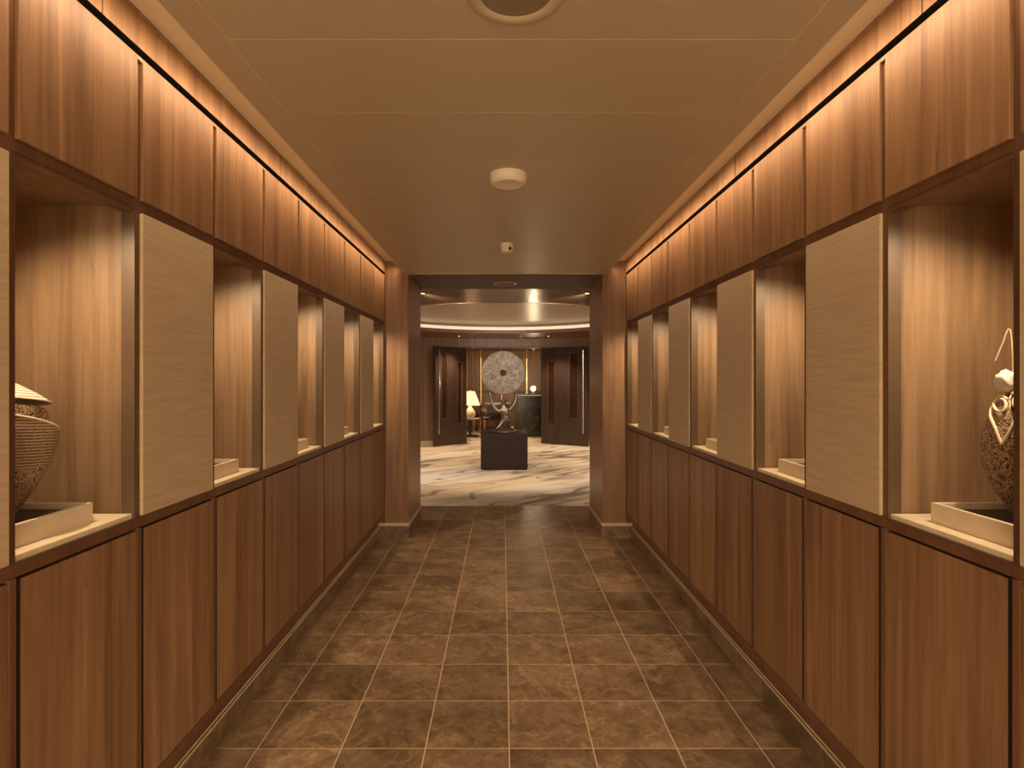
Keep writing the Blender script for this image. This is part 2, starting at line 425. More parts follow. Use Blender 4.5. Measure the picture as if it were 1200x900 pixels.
for s, side in ((-1, 'left'), (1, 'right')):
    fr = []
    y0w, y1w = bk(KMIN), PIER
    # carcass behind everything but the niches
    fr += [(s*WF, s*1.05, y0w, y1w, ZU0-0.036, ZSLOT0)]                # behind the upper panels
    fr += [(s*WF, s*1.05, y0w, y1w, H-0.40, ZN0)]                          # rail under niches
    fr += [(s*1.006, s*1.05, y0w, y1w, 0.19, ZL0-0.003)]                    # bottom rail
    fr += [(s*1.028, s*1.05, y0w, y1w, ZL0-0.003, H-0.40)]                  # back of lower panels
    for k in range(KMIN, KMAX+1):
        yb = bk(k)
        y_hi = yb+0.009 if k < KMAX else PIER
        fr += [(s*WF, s*1.05, yb-0.009, y_hi, ZN0, ZU0-0.036)]             # stile between niche and fabric
        fr += [(s*1.006, s*1.05, yb-0.008, (yb+0.008 if k < KMAX else PIER), ZL0-0.003, H-0.40)]   # mullion between lower panels
        if k < KMAX and k % 2: fr += [(s*WF, s*1.05, yb+0.009, yb+MOD-0.009, ZN0, ZU0-0.036)]
    wall = boxes('wall_'+side, fr, 'wood_frame')
    struct(wall, 'panelled walnut wall with the script-carved vessel in its niche' if s < 0 else 'panelled walnut wall with the scrolled bud carving in its niche', 'wall')
    boxes('shadow_gap', [(s*1.03, s*1.05, y0w, y1w, ZSLOT0-0.01, ZSLOT1+0.02)], 'black_gap', wall)
    boxes('toe_board', [(s*1.058, s*1.09, y0w, y1w, 0.0, 0.19)], 'wood_frame', wall)
    for y0 in [1.38+1.11*q for q in range(-3, 3)]:
        box('cove_panel', s*WP, s*1.03, max(y0, y0w)+0.0015, min(y0+1.11, PIER)-0.0015, ZSLOT1, CZ+0.115, 'wood_panel', wall, 0.0, 'black_gap')  # edge faces blackened, the slot's shade painted onto the wood
    for k in range(KMIN, KMAX):
        a, b_ = bk(k), bk(k+1)
        box('upper_panel', s*WP, s*WF, a+0.012, b_-0.011, ZU0, ZSLOT0, 'wood_panel', wall, 0.0008)
        box('upper_filler', s*(WP+0.0008), s*WF, b_-0.011, b_+0.012, ZU1+0.004, ZSLOT0, 'wood_panel', wall)
        box('lower_panel', s*1.008, s*1.024, a+0.020, b_-0.0095, ZL0, ZL1-0.006, 'wood_panel', wall, 0.0, 'gap_shade_paint')  # side and top faces coloured dark to paint in the gap's shade
        if k % 2:
            p = box('fabric_panel', s*WP, s*WF, a+0.010, b_-0.009, ZF0, ZF1, 'fabric', wall, 0.002)
        else:
            wid = MOD-0.018; yc = (a+b_)/2
            # bronze liner around the mouth
            t = 0.003
            boxes('niche_liner', [(s*(WF-0.002), s*1.047, -wid/2, -wid/2+t, 0, ZN1-ZN0), (s*(WF-0.002), s*1.047, wid/2-t, wid/2, 0, ZN1-ZN0),
                                  (s*(WF-0.002), s*1.047, -wid/2+t, wid/2-t, ZN1-ZN0-t, ZN1-ZN0), (s*(WF-0.002), s*1.047, -wid/2+t, wid/2-t, 0, t)],
                  'liner', wall, (0, yc, ZN0))
            n = link('niche', niche_me(0.36, wid+0.004, ZN1-ZN0+0.006), None, wall, (s*1.048, yc, ZN0-0.002))
            if s < 0: n.rotation_euler = (0, 0, PI)
            box('niche_ledge', s*(WF+0.004), s*1.40, yc-wid/2+t+0.001, yc+wid/2-t-0.001, ZN0+t+0.0005, ZN0+0.017, 'cream', wall, 0.001)
            # recessed spot in the roof of the niche
            sp = lathe('niche_spotlight', [(0.0, 0.0), (0.016, 0.0), (0.018, -0.004), (0.024, -0.004), (0.024, 0.002)], 'dark_metal', wall,
                       (s*1.165, yc-0.125, ZN1+0.001), n=20)
            spot('niche_spot_lamp', (s*1.165, yc-0.125, ZN1-0.012), (s*1.02, yc+0.05, ZN0), NICHE_W, WARM2, 142, 1.0, 0.006)
    # skirting: cream cap and stone tiles standing back under the panels
    bb = box('baseboard_'+side, s*1.0485, s*1.056, D0, PIER, 0.0, 0.086, 'grout')
    struct(bb, 'stone tile skirting with cream cap along the '+('vessel' if s < 0 else 'bud carving')+' wall', 'baseboard')
    for y0, y1 in rows:
        if y0 > PIER: break
        o = box('base_tile', s*1.0465, s*1.0485, y0+0.0015, min(y1, PIER)-0.0015, 0.001, 0.086, 'base_tile', bb)
        o.location -= bb.location
    for z0, z1, ww in ((0.086, 0.092, 1.045), (0.097, 0.102, 1.050)):
        o = box('skirting_cap', s*ww, s*(ww+0.006), D0, PIER, z0, z1, 'skirting_cap', bb, 0.001)
        o.location -= bb.location
# ---------------------------------------------------------------- portal
portal = boxes('wall_portal', [(-2.4, -PW-0.012, PIER+0.012, PEND-0.012, 0, CZ+0.2), (PW+0.012, 2.4, PIER+0.012, PEND-0.012, 0, CZ+0.2),
                               (-PW-0.012, PW+0.012, PIER+0.012, PEND-0.012, CZ+0.012, CZ+0.2)], 'wood_frame')
struct(portal, 'wood clad portal between the hall and the round lobby', 'wall')
for s in (-1, 1):
    box('pier_front_panel', s*(PW+0.001), s*1.004, PIER, PIER+0.012, 0.126, CZ+0.115, 'wood_panel', portal, 0.001)
    box('pier_corner_strip', s*1.004, s*1.03, PIER-0.004, PIER+0.012, 0.126, CZ+0.115, 'wood_frame', portal)
    box('pier_side_panel', s*PW, s*(PW+0.012), PIER+0.006, PEND, 0.126, CZ, 'bronze_trim', portal)
    box('pier_skirting', s*(PW-0.006), s*1.06, PIER-0.008, PIER+0.012, 0.0, 0.104, 'base_tile', portal)
    box('pier_skirting_return', s*(PW-0.006), s*(PW+0.012), PIER+0.0125, PEND, 0.0, 0.104, 'base_tile', portal)
    boxes('pier_skirting_cap', [(s*(PW-0.010), s*1.06, PIER-0.012, PIER+0.012, 0.104, 0.126), (s*(PW-0.010), s*(PW+0.012), PIER+0.012, PEND, 0.104, 0.126)], 'skirting_cap', portal)
    box('lobby_side_panel', s*(PW+0.001), s*1.75, PEND-0.012, PEND, 0.0, CZ, 'wood_lobby', portal)
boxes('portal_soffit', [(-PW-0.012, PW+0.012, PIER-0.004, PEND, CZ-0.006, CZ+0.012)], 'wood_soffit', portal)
# ---------------------------------------------------------------- round lobby
def arc_me(key, r0, r1, a0, a1, z0, z1, n, mat):
    if key in CACHE: return CACHE[key]
    bm = bmesh.new(); ring = []
    for i in range(n+1):
        a = math.radians(a0+(a1-a0)*i/n)
        ring.append([bm.verts.new((r*math.sin(a), r*math.cos(a), z)) for r, z in ((r0, z0), (r1, z0), (r1, z1), (r0, z1))])
    for p, q in zip(ring, ring[1:]):
        for i in range(4): bm.faces.new((p[i], p[(i+1) % 4], q[(i+1) % 4], q[i]))
    bm.faces.new(ring[0]); bm.faces.new(ring[-1])
    me = mesh_of('arc', bm); me.materials.append(M[mat]); CACHE[key] = me
    return me
ADOOR = math.degrees(math.asin(0.83/LR))      # half angle of the doorway
lobby_wall = link('wall_lobby', arc_me('lw1', LR+0.015, LR+0.08, ADOOR, 151, 0, CZ+0.3, 60, 'wood_frame'), None, None, (LC[0], LC[1], 0))
struct(lobby_wall, 'curved wood panelled wall of the round lobby', 'wall')
link('wall_backing', arc_me('lw2', LR+0.015, LR+0.08, -151, -ADOOR, 0, CZ+0.3, 60, 'wood_frame'), None, lobby_wall)
STEP = (151-ADOOR)/19
for s in (-1, 1):
    for i in range(19):
        ac = s*(ADOOR+STEP*(i+0.5))
        for key, z0, z1 in (('pl', 0.085, 0.555), ('pm', 0.562, 2.02), ('pu', 2.027, CZ+0.02)):
            hs = STEP/2-0.06
            link('wall_panel', arc_me(key, LR, LR+0.015, -hs, hs, z0, z1, 3, 'wood_lobby'), None, lobby_wall, rot=(0, 0, -math.radians(ac)))
    link('wall_skirting', arc_me('sk%d' % s, LR-0.006, LR+0.015, min(s*ADOOR, s*151), max(s*ADOOR, s*151), 0, 0.083, 60, 'skirting_cap'), None, lobby_wall)
na = 7
for i in range(na):
    st = 2*ADOOR/na
    link('frieze_panel', arc_me('fz', LR, LR+0.08, -st/2+0.06, st/2-0.06, 2.03, CZ+0.02, 2, 'wood_lobby'), None, lobby_wall, rot=(0, 0, math.radians(-ADOOR+st*(i+0.5))))
link('door_header', arc_me('dh', LR-0.01, LR+0.12, -ADOOR, ADOOR, 2.0, 2.03, 12, 'wood_door'), None, lobby_wall)
for s in (-1, 1):
    a = math.radians(s*ADOOR)
    box('door_jamb', s*0.80, s*0.845, LC[1]+LR*math.cos(a)-0.03-LC[1], LC[1]+LR*math.cos(a)+0.1-LC[1], 0, 2.03, 'wood_door', lobby_wall)
# lobby carpet
bm = bmesh.new()
bm_box(bm, -4.2, 4.2, 5.915, 16.2, -0.06, 0.0)
bm_box(bm, -4.2, -0.902, PEND-0.01, 5.913, -0.06, 0.0); bm_box(bm, 0.902, 4.2, PEND-0.01, 5.913, -0.06, 0.0)
fl2 = link('floor_lobby', mesh_of('floor_lobby', bm), 'carpet')
struct(fl2, 'sand coloured lobby carpet with dark drifting vein pattern', 'floor')
# lobby ceiling with round recess
RR = 2.05
def ring_bm(r0, r1, z0, z1, n=96, outer=None):
    bm = bmesh.new()
    return lathe_bm([(r0, z0), (r1, z0), (r1, z1), (r0, z1)], n, bm, close=True)
lc = link('ceiling_lobby', mesh_of('ceiling_lobby', ring_bm(RR, LR+0.06, CZ, CZ+0.05)), 'lobby_ceiling', None, (LC[0], LC[1], 0))
struct(lc, 'glossy brown lobby ceiling with a round lit recess', 'ceiling')
link('recess_rim', mesh_of('recess_rim', ring_bm(RR-0.002, RR+0.03, CZ-0.002, CZ+0.055)), 'wood_lobby', lc)
link('recess_top', mesh_of('recess_top', ring_bm(0.0001, RR+0.45, CZ+0.16, CZ+0.19)), 'dome_paint', lc)
link('recess_upstand', mesh_of('recess_upstand', ring_bm(RR+0.10, RR+0.13, CZ+0.05, CZ+0.16)), 'dome_paint', lc)
link('recess_light_strip', mesh_of('recess_light_strip', ring_bm(RR+0.085, RR+0.10, CZ+0.062, CZ+0.118)), 'cove_glow', lc)
boxes('lobby_edge_ceiling', [(-1.9, 1.9, PEND-LC[1]-0.01, 5.7-LC[1], CZ+0.0005, CZ+0.05)], 'lobby_ceiling', lc)
# ring light in the recess: eight short lamps
for i in range(10):
    a = math.radians({4: 163.15, 5: 196.85}.get(i, 36*i+18))
    x, yv = LC[0]+2.87*math.sin(a), LC[1]+2.87*math.cos(a)
    cl = empty('ceiling_downlight', (x, yv, CZ))
    lab = {9: 'small lit downlight in the lobby ceiling before the door leaf beside the shaded table lamp', 0: 'small lit downlight in the lobby ceiling before the door leaf beside the black counter',
           4: 'small lit downlight just past the portal, on the scrolled bud carving side', 5: 'small lit downlight just past the portal, on the script-carved vessel side'}.get(i, 'small recessed downlight farther round the lobby ceiling ring')
    tag(cl, lab, 'downlight', 'downlights around the lobby recess')
    lathe('trim', [(0.018, 0.004), (0.018, -0.003), (0.034, -0.003), (0.034, 0.004)], 'dark_metal', cl, n=24, close=True)
    lathe('lens', [(0.0, 0.0), (0.018, 0.0), (0.018, -0.002), (0.0, -0.002)], 'lamp_glow', cl, n=24)
    if i in (4, 5): spot('downlight_lamp', (x, yv, CZ-0.02), (0, 8.3, 0.7), LOBBY_W*1.7, WARM3, 88, 0.9, 0.03)
    else: spot('downlight_lamp', (x, yv, CZ-0.02), (x-0.25*math.sin(a), yv-0.25*math.cos(a), 0), LOBBY_W, WARM3, 110, 0.8, 0.03)
# ---------------------------------------------------------------- ceiling devices
det = empty('smoke_detector', (0.0, 2.42, CZ))
tag(det, 'round white ceiling detector with a domed rim, the larger one', 'detector')
lathe('base', [(0.0, 0.0), (0.080, 0.0), (0.082, -0.010), (0.080, -0.022)], 'device_white', det)
lathe('cover', [(0.080, -0.022), (0.076, -0.034), (0.062, -0.043), (0.058, -0.0415), (0.0, -0.0415)], 'device_white', det)
spr = empty('sprinkler_head', (0.003, 3.64, CZ))
tag(spr, 'small white cup-shaped ceiling sensor near the portal', 'sensor')
lathe('cup', [(0.0, 0.0), (0.042, 0.0), (0.043, -0.02), (0.036, -0.046), (0.028, -0.056), (0.0, -0.056)], 'device_white', spr, n=32)
lathe('sensor_eye', [(0.0, 0.006), (0.009, 0.004), (0.011, -0.004)], 'dark_metal', spr, (0.020, -0.034, -0.036), (math.radians(70), 0, 0), n=16)
spk = empty('ceiling_speaker', (0.006, 1.28, CZ))
tag(spk, 'round beige ceiling speaker with a recessed grille', 'speaker')
lathe('rim', [(0.113, 0.001), (0.113, -0.004), (0.106, -0.008), (0.090, -0.006), (0.083, 0.0)], 'ceiling_paint', spk, n=64)
lathe('grille', [(0.0, -0.0015), (0.086, -0.0015)], 'grille', spk, n=48)
sp2 = empty('portal_downlight', (0.0, 5.07, CZ-0.006))
tag(sp2, 'dark round fitting set in the portal soffit', 'ceiling fitting')
lathe('ring', [(0.108, 0.0), (0.108, -0.006), (0.082, -0.009), (0.078, 0.0)], 'bronze_trim', sp2, n=40)
lathe('disc', [(0.0, -0.002), (0.08, -0.002)], 'dark_metal', sp2, n=40)
ls = empty('lobby_sprinkler', (0.33, 11.18, CZ)); tag(ls, 'tiny metal sprinkler hanging from the lobby ceiling before the doorway', 'sprinkler')
lathe('escutcheon', [(0.0, 0.0), (0.035, 0.0), (0.03, -0.008), (0.012, -0.012)], 'steel', ls, n=20)
lathe('nozzle', [(0.010, -0.01), (0.010, -0.03), (0.024, -0.036), (0.024, -0.04), (0.0, -0.04)], 'steel', ls, n=16)
# ---------------------------------------------------------------- display trays and carvings
ZT = ZN0+0.0172
def tray(s, k, label):
    yc = bk(k)+MOD/2-0.029
    t = empty('display_tray', (s*1.19, yc, ZT))
    tag(t, label, 'tray', 'cream trays in the niches')
    hx, hy, wl, hh = 0.13, 0.126, 0.011, 0.049
    boxes('rim_wall', [(-hx, -hx+wl, -hy, hy, 0, hh), (hx-wl, hx, -hy, hy, 0, hh), (-hx+wl, hx-wl, -hy, -hy+wl, 0, hh), (-hx+wl, hx-wl, hy-wl, hy, 0, hh)], 'cream', t)
    boxes('tray_bed', [(-hx+wl, hx-wl, -hy+wl, hy-wl, 0.0, 0.034)], 'tray_floor', t)
    return t
tray(-1, 0, 'cream tray under the vessel carved with rows of script')
tray(1, 0, 'cream tray under the pierced bud carving with scrolls')
for k, which in ((2, 'second'), (4, 'third'), (6, 'fourth')):
    tray(-1, k, 'empty cream tray in the %s niche counted from the script-carved vessel' % which)
    tray(1, k, 'empty cream tray in the %s niche counted from the scrolled bud carving' % which)
def shell(name, prof, lo, hi, mat, parent, thick=0.005, n=72, m=18, rimmat=None):
    """open shell of revolution whose lower and upper borders vary with the angle; prof(z) -> radius"""
    bm = bmesh.new(); O = []; I = []
    for i in range(n):
        a = 2*PI*i/n; z0, z1 = lo(a), hi(a); ro, ri = [], []
        for j in range(m+1):
            z = z0+(z1-z0)*j/m; r = max(prof(z), 0.0015)
            ro.append(bm.verts.new((r*math.cos(a), r*math.sin(a), z)))
            r2 = max(r-thick, 0.0008); ri.append(bm.verts.new((r2*math.cos(a), r2*math.sin(a), z)))
        O.append(ro); I.append(ri)
    for i in range(n):
        p, q = i, (i+1) % n
        for j in range(m):
            bm.faces.new((O[p][j], O[q][j], O[q][j+1], O[p][j+1])); bm.faces.new((I[p][j], I[p][j+1], I[q][j+1], I[q][j]))
        f = bm.faces.new((O[p][m], O[q][m], I[q][m], I[p][m])); f.material_index = 1 if rimmat else 0
        f = bm.faces.new((O[p][0], I[p][0], I[q][0], O[q][0])); f.material_index = 1 if rimmat else 0
    me = mesh_of(name, bm, True); me.materials.append(M[mat])
    if rimmat: me.materials.append(M[rimmat])
    o = link(name, me, None, parent); auto(o, 50)
    return o
VY = bk(0)+MOD/2-0.029
# vessel with script (niche of wall_left)
ves = empty('carved_vessel', (-1.19, VY, ZT+0.0343)); ves.scale = (1, 1, 0.93)
tag(ves, 'pointed carved vessel of overlapping shells covered in rows of script', 'sculpture')
TH = math.atan2(0-VY, 1.19)                      # direction towards the hall, near end
def pv(z):
    if z < 0.205: q = z/0.205; return 0.026+0.088*(0.8*math.sin(q*PI/2)+0.2*q)
    return 0.114*math.cos((z-0.205)/0.24*PI/2*0.9)
shell('lower_shell', pv, lambda a: 0.0, lambda a: 0.235+0.040*math.cos(a-TH+0.45), 'carved_body', ves, 0.005, rimmat='rim_cream')
shell('inner_shell', lambda z: pv(z)*0.86, lambda a: 0.17, lambda a: 0.276+0.018*math.cos(a-TH+0.3), 'carved_worm', ves, 0.004, m=8, rimmat='rim_cream')
def pc(z):
    u = min(max((z-0.27)/0.09, 0), 1); return 0.112*(1-u**1.45)
shell('lid_shell', pc, lambda a: 0.294+0.016*math.cos(a-TH+0.3), lambda a: 0.3595, 'carved_lid', ves, 0.004, rimmat='rim_cream')
rim = []
for i in range(73):
    a = 2*PI*i/72; z = 0.235+0.040*math.cos(a-TH+0.45); rr = pv(z)-0.001; rim.append((rr*math.cos(a), rr*math.sin(a), z))
tube('rim', rim, 0.0032, 'rim_cream', ves, 6)
rim = []
for i in range(73):
    a = 2*PI*i/72; z = 0.294+0.016*math.cos(a-TH+0.3); rr = pc(z)-0.001; rim.append((rr*math.cos(a), rr*math.sin(a), z))
tube('rim', rim, 0.0018, 'rim_cream', ves, 6)
lathe('foot_disc', [(0.0, 0.0), (0.03, 0.0), (0.026, 0.006), (0.0, 0.006)], 'dark_metal', ves, n=24)
# bud with scrolls (niche of wall_right)
bud = empty('carved_bud', (1.19, VY, ZT+0.0343)); bud.scale = (1, 1, 0.93)
tag(bud, 'slender pierced bud carving with cream scrolls curling from its slit', 'sculpture')
nrm = Vector((-1.21, -VY, 0)).normalized(); tan = Vector((-nrm.y, nrm.x, 0))
if tan.x < 0: tan = -tan
AN = math.atan2(nrm.y, nrm.x)
def pb(z):
    u = min(max(z/0.335, 0), 1); return 0.006+0.081*math.sin(PI*u**1.1)**0.6 if 0 < u < 1 else 0.006
shell('body', pb, lambda a: 0.0, lambda a: 0.318-0.11*max(0, math.cos(a-AN-0.25))**3, 'carved_worm', bud, 0.004, rimmat='rim_cream')
lathe('foot_disc', [(0.0, 0.0), (0.026, 0.0), (0.022, 0.006), (0.0, 0.006)], 'dark_metal', bud, n=24)
def bp(u, z, out=0.004):       # u metres to the side, on the hall-facing surface
    r = pb(z)+out; q = max(-0.98, min(0.98, u/max(r, 1e-4))); 
    return nrm*(r*math.sqrt(1-q*q))+tan*(r*q)+Vector((0, 0, z))
def sx(px, py):                # rough local place of the ribbon points on the bud
    return ((px-1206.8)/697.0, ((446-py)/509.0+H-(ZT+0.0343))/0.93)
tube('ribbon', smooth_pts([bp(*sx(*p)) for p in ((1168, 446), (1161, 452), (1157, 463), (1158, 475), (1161, 487), (1166, 499), (1171, 510), (1175, 519))]), 0.0036, 'rim_cream', bud)
tube('ribbon', smooth_pts([bp(*sx(*p)) for p in ((1175, 519), (1181, 510), (1187, 498), (1194, 484))]), 0.003, 'rim_cream', bud)
rp = []
for i in range(22):
    a = i/21*2*PI*1.15+0.6; rr = 0.018*(1-0.018*i)
    u0, z0 = sx(1173, 474); rp.append(bp(u0+rr*0.8*math.cos(a), z0+rr*1.2*math.sin(a), 0.007))
tube('scroll', rp, 0.0032, 'rim_cream', bud)
rp = []
for i in range(26):
    a = -i/25*2*PI*1.4+2.4; rr = 0.022*(1-0.025*i)
    u0, z0 = sx(1196, 470); rp.append(bp(u0+rr*0.8*math.cos(a), z0+rr*1.2*math.sin(a), 0.007))
tube('scroll', rp, 0.0032, 'rim_cream', bud)
# crumpled white petal at the top
bm = bmesh.new(); bmesh.ops.create_icosphere(bm, subdivisions=3, radius=1)
for v in bm.verts:
    c = v.co; kf = 1+0.10*math.sin(7*c.x+3*c.z)+0.08*math.sin(9*c.y-5*c.z+1)
    v.co = Vector((c.x*0.021*kf, c.y*0.021*kf, c.z*0.028*kf))
u0, z0 = sx(1180, 447)
link('white_petal', mesh_of('white_petal', bm, True), 'paper_white', bud, tan*u0+nrm*0.012+Vector((0, 0, z0)))
tube('stem', smooth_pts([tan*sx(1166, 422)[0]+Vector((0, 0, sx(1166, 422)[1])), tan*sx(1174, 404)[0]+Vector((0, 0, sx(1174, 404)[1])), tan*sx(1184, 385)[0]+Vector((0, 0, sx(1184, 385)[1])), tan*sx(1188, 440)[0]+Vector((0, 0, sx(1188, 440)[1]))]), 0.0018, 'rim_cream', bud)
# ---------------------------------------------------------------- lobby centrepiece
PL = empty('display_plinth', (0.0, 8.60, 0))
tag(PL, 'dark brown box plinth standing on the lobby carpet', 'plinth')
bm = bmesh.new(); bm_box(bm, -0.345, 0.345, -0.33, 0.33, 0.012, 0.54)
bmesh.ops.bevel(bm, geom=bm.edges[:], offset=0.004, segments=2, affect='EDGES')
link('block', mesh_of('block', bm), 'plinth', PL)
boxes('recessed_foot', [(-0.325, 0.325, -0.31, 0.31, 0, 0.012)], 'black_gap', PL)
SD = 8.58; K = SD/F_PX
def P(px, py, dd=0.0): return Vector((CAM.x+(px-589)*K, dd, H-(py-446)*K-0.54))
scu = empty('millstone_sculpture', (0.0, SD, 0.54))
tag(scu, 'bronze figure holding up a round carved stone disc on the plinth', 'sculpture')
def skin(name, pts, edges, mat, parent, root=0, sub=2):
    me = bpy.data.meshes.new(name); me.from_pydata([p[0] for p in pts], edges, [])
    o = link(name, me, mat, parent)
    sk = o.modifiers.new('skin', 'SKIN'); sk.use_smooth_shade = True
    for i, p in enumerate(pts):
        r = p[1]; me.skin_vertices[0].data[i].radius = (r, r) if not isinstance(r, tuple) else r
        me.skin_vertices[0].data[i].use_root = (i == root)
    ss = o.modifiers.new('sub', 'SUBSURF'); ss.levels = ss.render_levels = sub
    return o
fp = [(P(593, 489, 0), 0.056), (P(590, 481, 0), 0.062), (P(590, 474.5, 0), 0.032), (P(590.3, 469.5, -0.01), 0.046),
      (P(590.5, 466, -0.01), 0.028), (P(597, 481, 0), 0.04), (P(602, 475, 0), 0.034), (P(605, 468, 0), 0.028),
      (P(604.8, 460, 0), 0.024), (P(583, 482, 0), 0.04), (P(578, 475, 0), 0.034), (P(576, 468, 0), 0.028),
      (P(573.8, 459.3, 0), 0.024), (P(590, 493, 0), 0.048), (P(587, 497, -0.02), 0.038), (P(584, 500.5, -0.04), 0.034),
      (P(580.5, 502.6, -0.08), 0.026), (P(596, 493, 0), 0.048), (P(597, 497, 0.02), 0.038), (P(598.5, 500.5, 0.03), 0.034),
      (P(603, 502.6, 0), 0.026)]
fe = [(0, 1), (1, 2), (2, 3), (3, 4), (1, 5), (5, 6), (6, 7), (7, 8), (1, 9), (9, 10), (10, 11), (11, 12), (0, 13), (13, 14), (14, 15), (15, 16), (0, 17), (17, 18), (18, 19), (19, 20)]
skin('figure', fp, fe, 'bronze', scu)
# uneven bronze ground plate
bm = bmesh.new(); lathe_bm([(0.0, 0.0), (0.20, 0.0), (0.21, 0.008), (0.16, 0.022), (0.06, 0.03), (0.0, 0.03)], 40, bm)
for v in bm.verts:
    a = math.atan2(v.co.y, v.co.x); v.co.x *= 1+0.10*math.sin(3*a+1); v.co.y *= 0.75; v.co.z *= 1+0.25*math.sin(5*a)
o = link('ground_plate', mesh_of('ground_plate', bm, True), 'bronze', scu, (P(592, 508).x, 0, 0))
# stone disc with a hole
rd, rh, th = 25.6*K, 3.6*K, 0.055
prof = [(rh, -th), (rh*1.9, -th-0.004), (rd*0.6, -th-0.006), (rd*0.93, -th), (rd*0.985, -th+0.012), (rd, -th*0.4), (rd, th*0.4), (rd*0.985, th-0.012), (rd*0.93, th), (rh, th)]
o = lathe('stone_disc', prof, 'carved_stone', scu, P(589.6, 436.8), (math.radians(90), 0, 0), n=96, close=True)
# dark plug added to close the hole, its colour standing in for shade
lathe('hole_dark_plug', [(rh*1.02, -th-0.002), (rh*0.9, -th-0.002), (rh*0.86, -th+0.03), (0.0, -th+0.03)], 'gap_shade_paint', scu, P(589.6, 436.8), (math.radians(-90), 0, 0), n=32)
# ---------------------------------------------------------------- open door leaves
def door(n, hinge, free, label):
    hv, fv = Vector(hinge), Vector(free); dv = fv-hv; wd = dv.length; ang = math.atan2(dv.y, dv.x)
    d = empty('door_%d' % n, (hv.x, hv.y, 0), ang)
    struct(d, label, 'door')
    sgn = -1 if n == 1 else 1
    # local x along the leaf, local y across; the lobby side is chosen by f
    f = 1 if n == 1 else -1
    t = 0.025; z0, z1 = 0.012, 2.0
    slots = [(0.14*wd, 0.30*wd, 0.42, 1.70), (0.62*wd, 0.80*wd, 0.55, 1.88)]
    bl = []; xsx = [0, slots[0][0], slots[0][1], slots[1][0], slots[1][1], wd]
    bl += [(xsx[0], xsx[1], -t, t, z0, z1), (xsx[2], xsx[3], -t, t, z0, z1), (xsx[4], xsx[5], -t, t, z0, z1)]
    for a, b_, c, e in slots: bl += [(a, b_, -t, t, z0, c), (a, b_, -t, t, e, z1)]
    boxes('leaf', bl, 'wood_door', d)
    for i, (a, b_, c, e) in enumerate(slots):
        boxes('glazing_pane', [(a, b_, -0.006, 0.006, c, e)], 'red_pane', d)
        boxes('pane_bead', [(a, a+0.008, -t-0.004, t+0.004, c, e), (b_-0.008, b_, -t-0.004, t+0.004, c, e), (a, b_, -t-0.004, t+0.004, c, c+0.008), (a, b_, -t-0.004, t+0.004, e-0.008, e)], 'wood_frame', d)
    hx = wd-0.07
    h = tube('pull_handle', [(hx, f*(t+0.06), 0.26), (hx, f*(t+0.06), 1.92)], 0.013, 'steel', d)
    for z in (0.32, 0.86, 1.32, 1.86):
        tube('standoff', [(hx, f*t, z), (hx, f*(t+0.06), z)], 0.009, 'steel', h)
    return d
door(1, (-0.795, 11.80), (-1.39, 11.16), 'open dark lobby door leaf beside the glowing table lamp')
door(2, (0.80, 11.80), (1.68, 11.22), 'open dark lobby door leaf beside the black marble counter')
# ---------------------------------------------------------------- lounge beyond the doors
wl = boxes('wall_lounge', [(-3.2, 3.2, 15.02, 15.1, 0, 2.4), (-3.28, -3.2, 11.5, 15.1, 0, 2.4), (3.2, 3.28, 11.5, 15.1, 0, 2.4)], 'wood_frame')
struct(wl, 'wood panelled lounge wall with brass strips beyond the doorway', 'wall')
px_edges = [-2.3, -1.7, -0.97, -0.60, -0.05, 0.62, 1.02, 1.7, 2.3]
for a, b_ in zip(px_edges, px_edges[1:]):
    box('lounge_panel', a+0.03, b_-0.03, 15.0, 15.02, 1.05, 2.1, 'wood_panel', wl)
    box('lounge_dado', a+0.03, b_-0.03, 15.0, 15.02, 0.1, 0.98, 'wood_panel', wl)
for a in px_edges: box('brass_strip', a-0.012, a+0.012, 14.99, 15.02, 0.1, 2.15, 'brass', wl)
cl2 = boxes('ceiling_lounge', [(-3.2, 3.2, 11.98, 15.1, 2.2, 2.28)], 'lobby_ceiling'); struct(cl2, 'dark glossy lounge ceiling beyond the doorway', 'ceiling')
# counter
ct = empty('marble_counter', (0.85, 13.4, 0)); tag(ct, 'black marble counter with a pale edged top in the lounge', 'counter')
boxes('body', [(-0.52, 0.85, -0.25, 0.25, 0.0, 0.96)], 'black_marble', ct)
boxes('top', [(-0.55, 0.88, -0.29, 0.29, 0.985, 1.01)], 'black_marble', ct)
boxes('edge_band', [(-0.55, 0.88, -0.295, 0.28, 0.96, 0.985)], 'skirting_cap', ct)
gl = empty('globe_lamp', (0.70, 13.3, 1.01)); tag(gl, 'small glowing globe lamp standing on the black counter', 'lamp')
lathe('stand', [(0.0, 0.0), (0.05, 0.0), (0.05, 0.012), (0.015, 0.02), (0.015, 0.06), (0.0, 0.06)], 'brass', gl, n=24)
lathe('globe', [(0.0, 0.055)]+[(0.062*math.sin(PI*i/10), 0.117-0.062*math.cos(PI*i/10)) for i in range(1, 10)]+[(0.0, 0.179)], 'globe_glow', gl, n=24)
point('globe_lamp_light', (0.70, 13.18, 1.32), 14, WARM2, 0.06)
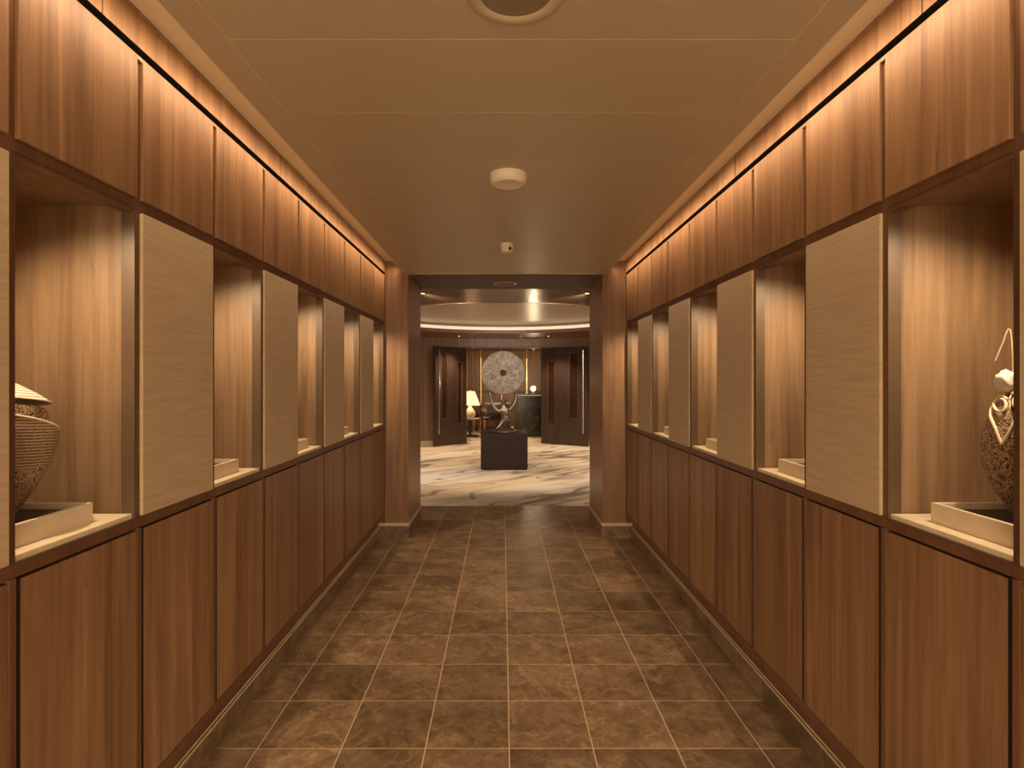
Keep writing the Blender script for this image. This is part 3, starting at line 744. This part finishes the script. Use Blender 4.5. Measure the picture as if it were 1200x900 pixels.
# side table and lamp
st = empty('side_table', (-0.79, 13.3, 0)); tag(st, 'low round dark side table under the shaded lamp', 'table')
lathe('top', [(0.0, 0.40), (0.26, 0.40), (0.26, 0.425), (0.0, 0.425)], 'wood_chair', st, n=40)
tube('post', [(0, 0, 0.02), (0, 0, 0.40)], 0.03, 'dark_metal', st, 12)
lathe('foot', [(0.0, 0.0), (0.2, 0.0), (0.19, 0.02), (0.0, 0.025)], 'dark_metal', st, n=32)
tl = empty('table_lamp', (-0.79, 13.3, 0.425)); tag(tl, 'table lamp with glowing cone shade and patterned ceramic body', 'lamp')
lathe('body', [(0.0, 0.0), (0.09, 0.0), (0.12, 0.08), (0.11, 0.17), (0.05, 0.25), (0.025, 0.28), (0.025, 0.34), (0.0, 0.34)], 'ceramic', tl, n=32)
lathe('shade', [(0.24, 0.31), (0.11, 0.64), (0.107, 0.64), (0.236, 0.31)], 'shade_glow', tl, n=40, close=True)
lathe('finial', [(0.0, 0.68), (0.012, 0.67), (0.012, 0.64), (0.0, 0.63)], 'brass', tl, n=16)
tube('harp', [(-0.107, 0, 0.638), (0, 0, 0.638), (0.107, 0, 0.638)], 0.004, 'brass', tl)
point('table_lamp_light', (-0.79, 13.3, 0.95), 8, WARM2, 0.05)
# armchair
def chair(name, loc, rz, label):
    c = empty(name, loc, rz); tag(c, label, 'chair', 'lounge chairs')
    bm = bmesh.new(); bm_box(bm, -0.25, 0.25, -0.25, 0.25, 0.36, 0.47); bmesh.ops.bevel(bm, geom=bm.edges[:], offset=0.03, segments=3, affect='EDGES')
    link('seat', mesh_of('seat', bm, True), 'chair_leather', c)
    bm = bmesh.new(); n = 14; ring = []
    for i in range(n+1):
        a = math.radians(-70+140*i/n)
        ring.append([bm.verts.new(((r+lean)*math.sin(a), -(r+lean)*math.cos(a)+0.02, z)) for r, z, lean in ((0.25, 0.40, 0), (0.29, 0.40, 0), (0.29, 0.72, 0.04), (0.25, 0.72, 0.04))])
    for p, q in zip(ring, ring[1:]):
        for i in range(4): bm.faces.new((p[i], p[(i+1) % 4], q[(i+1) % 4], q[i]))
    bm.faces.new(ring[0]); bm.faces.new(ring[-1])
    link('backrest', mesh_of('backrest', bm, True), 'chair_leather', c); 
    pts = [((0.31)*math.sin(math.radians(-75+150*i/16)), -(0.31)*math.cos(math.radians(-75+150*i/16))+0.02, 0.735) for i in range(17)]
    tube('top_rail', pts, 0.018, 'wood_chair', c, 8)
    for sx_ in (-1, 1):
        for sy_ in (-1, 1):
            tube('leg', [(sx_*0.21, sy_*0.21, 0.38), (sx_*0.235, sy_*0.235, 0.0)], [0.020, 0.012], 'wood_chair', c, 8)
    return c
chair('lounge_chair', (-0.30, 13.75, 0), math.radians(14), 'dark tub chair with pale wooden top rail seen from behind')
chair('lounge_chair', (-0.92, 14.35, 0), math.radians(-100), 'dark tub chair half hidden behind the lamp table')
rt = empty('lounge_table', (-0.15, 14.55, 0)); tag(rt, 'round white topped table beyond the tub chair', 'table')
lathe('top', [(0.0, 0.72), (0.34, 0.72), (0.34, 0.75), (0.0, 0.75)], 'table_white', rt, n=40)
tube('post', [(0, 0, 0.02), (0, 0, 0.72)], 0.035, 'dark_metal', rt, 12)
lathe('foot', [(0.0, 0.0), (0.22, 0.0), (0.21, 0.02), (0.0, 0.025)], 'dark_metal', rt, n=32)
# track spotlight hanging near the doorway
tr = empty('hanging_spotlight', (0.67, 12.7, 2.2)); tag(tr, 'small steel spotlight hanging from the lounge ceiling over the counter', 'spotlight')
tube('rod', [(0, 0, 0), (0, 0, -0.14)], 0.01, 'steel', tr)
lathe('head', [(0.0, -0.12), (0.035, -0.13), (0.04, -0.2), (0.03, -0.21), (0.0, -0.205)], 'steel', tr, n=20)
for x in (-1.1, 0.9):
    spot('lounge_lamp', (x, 13.2, 2.15), (x, 13.4, 0), 16, WARM2, 110, 0.7, 0.03)
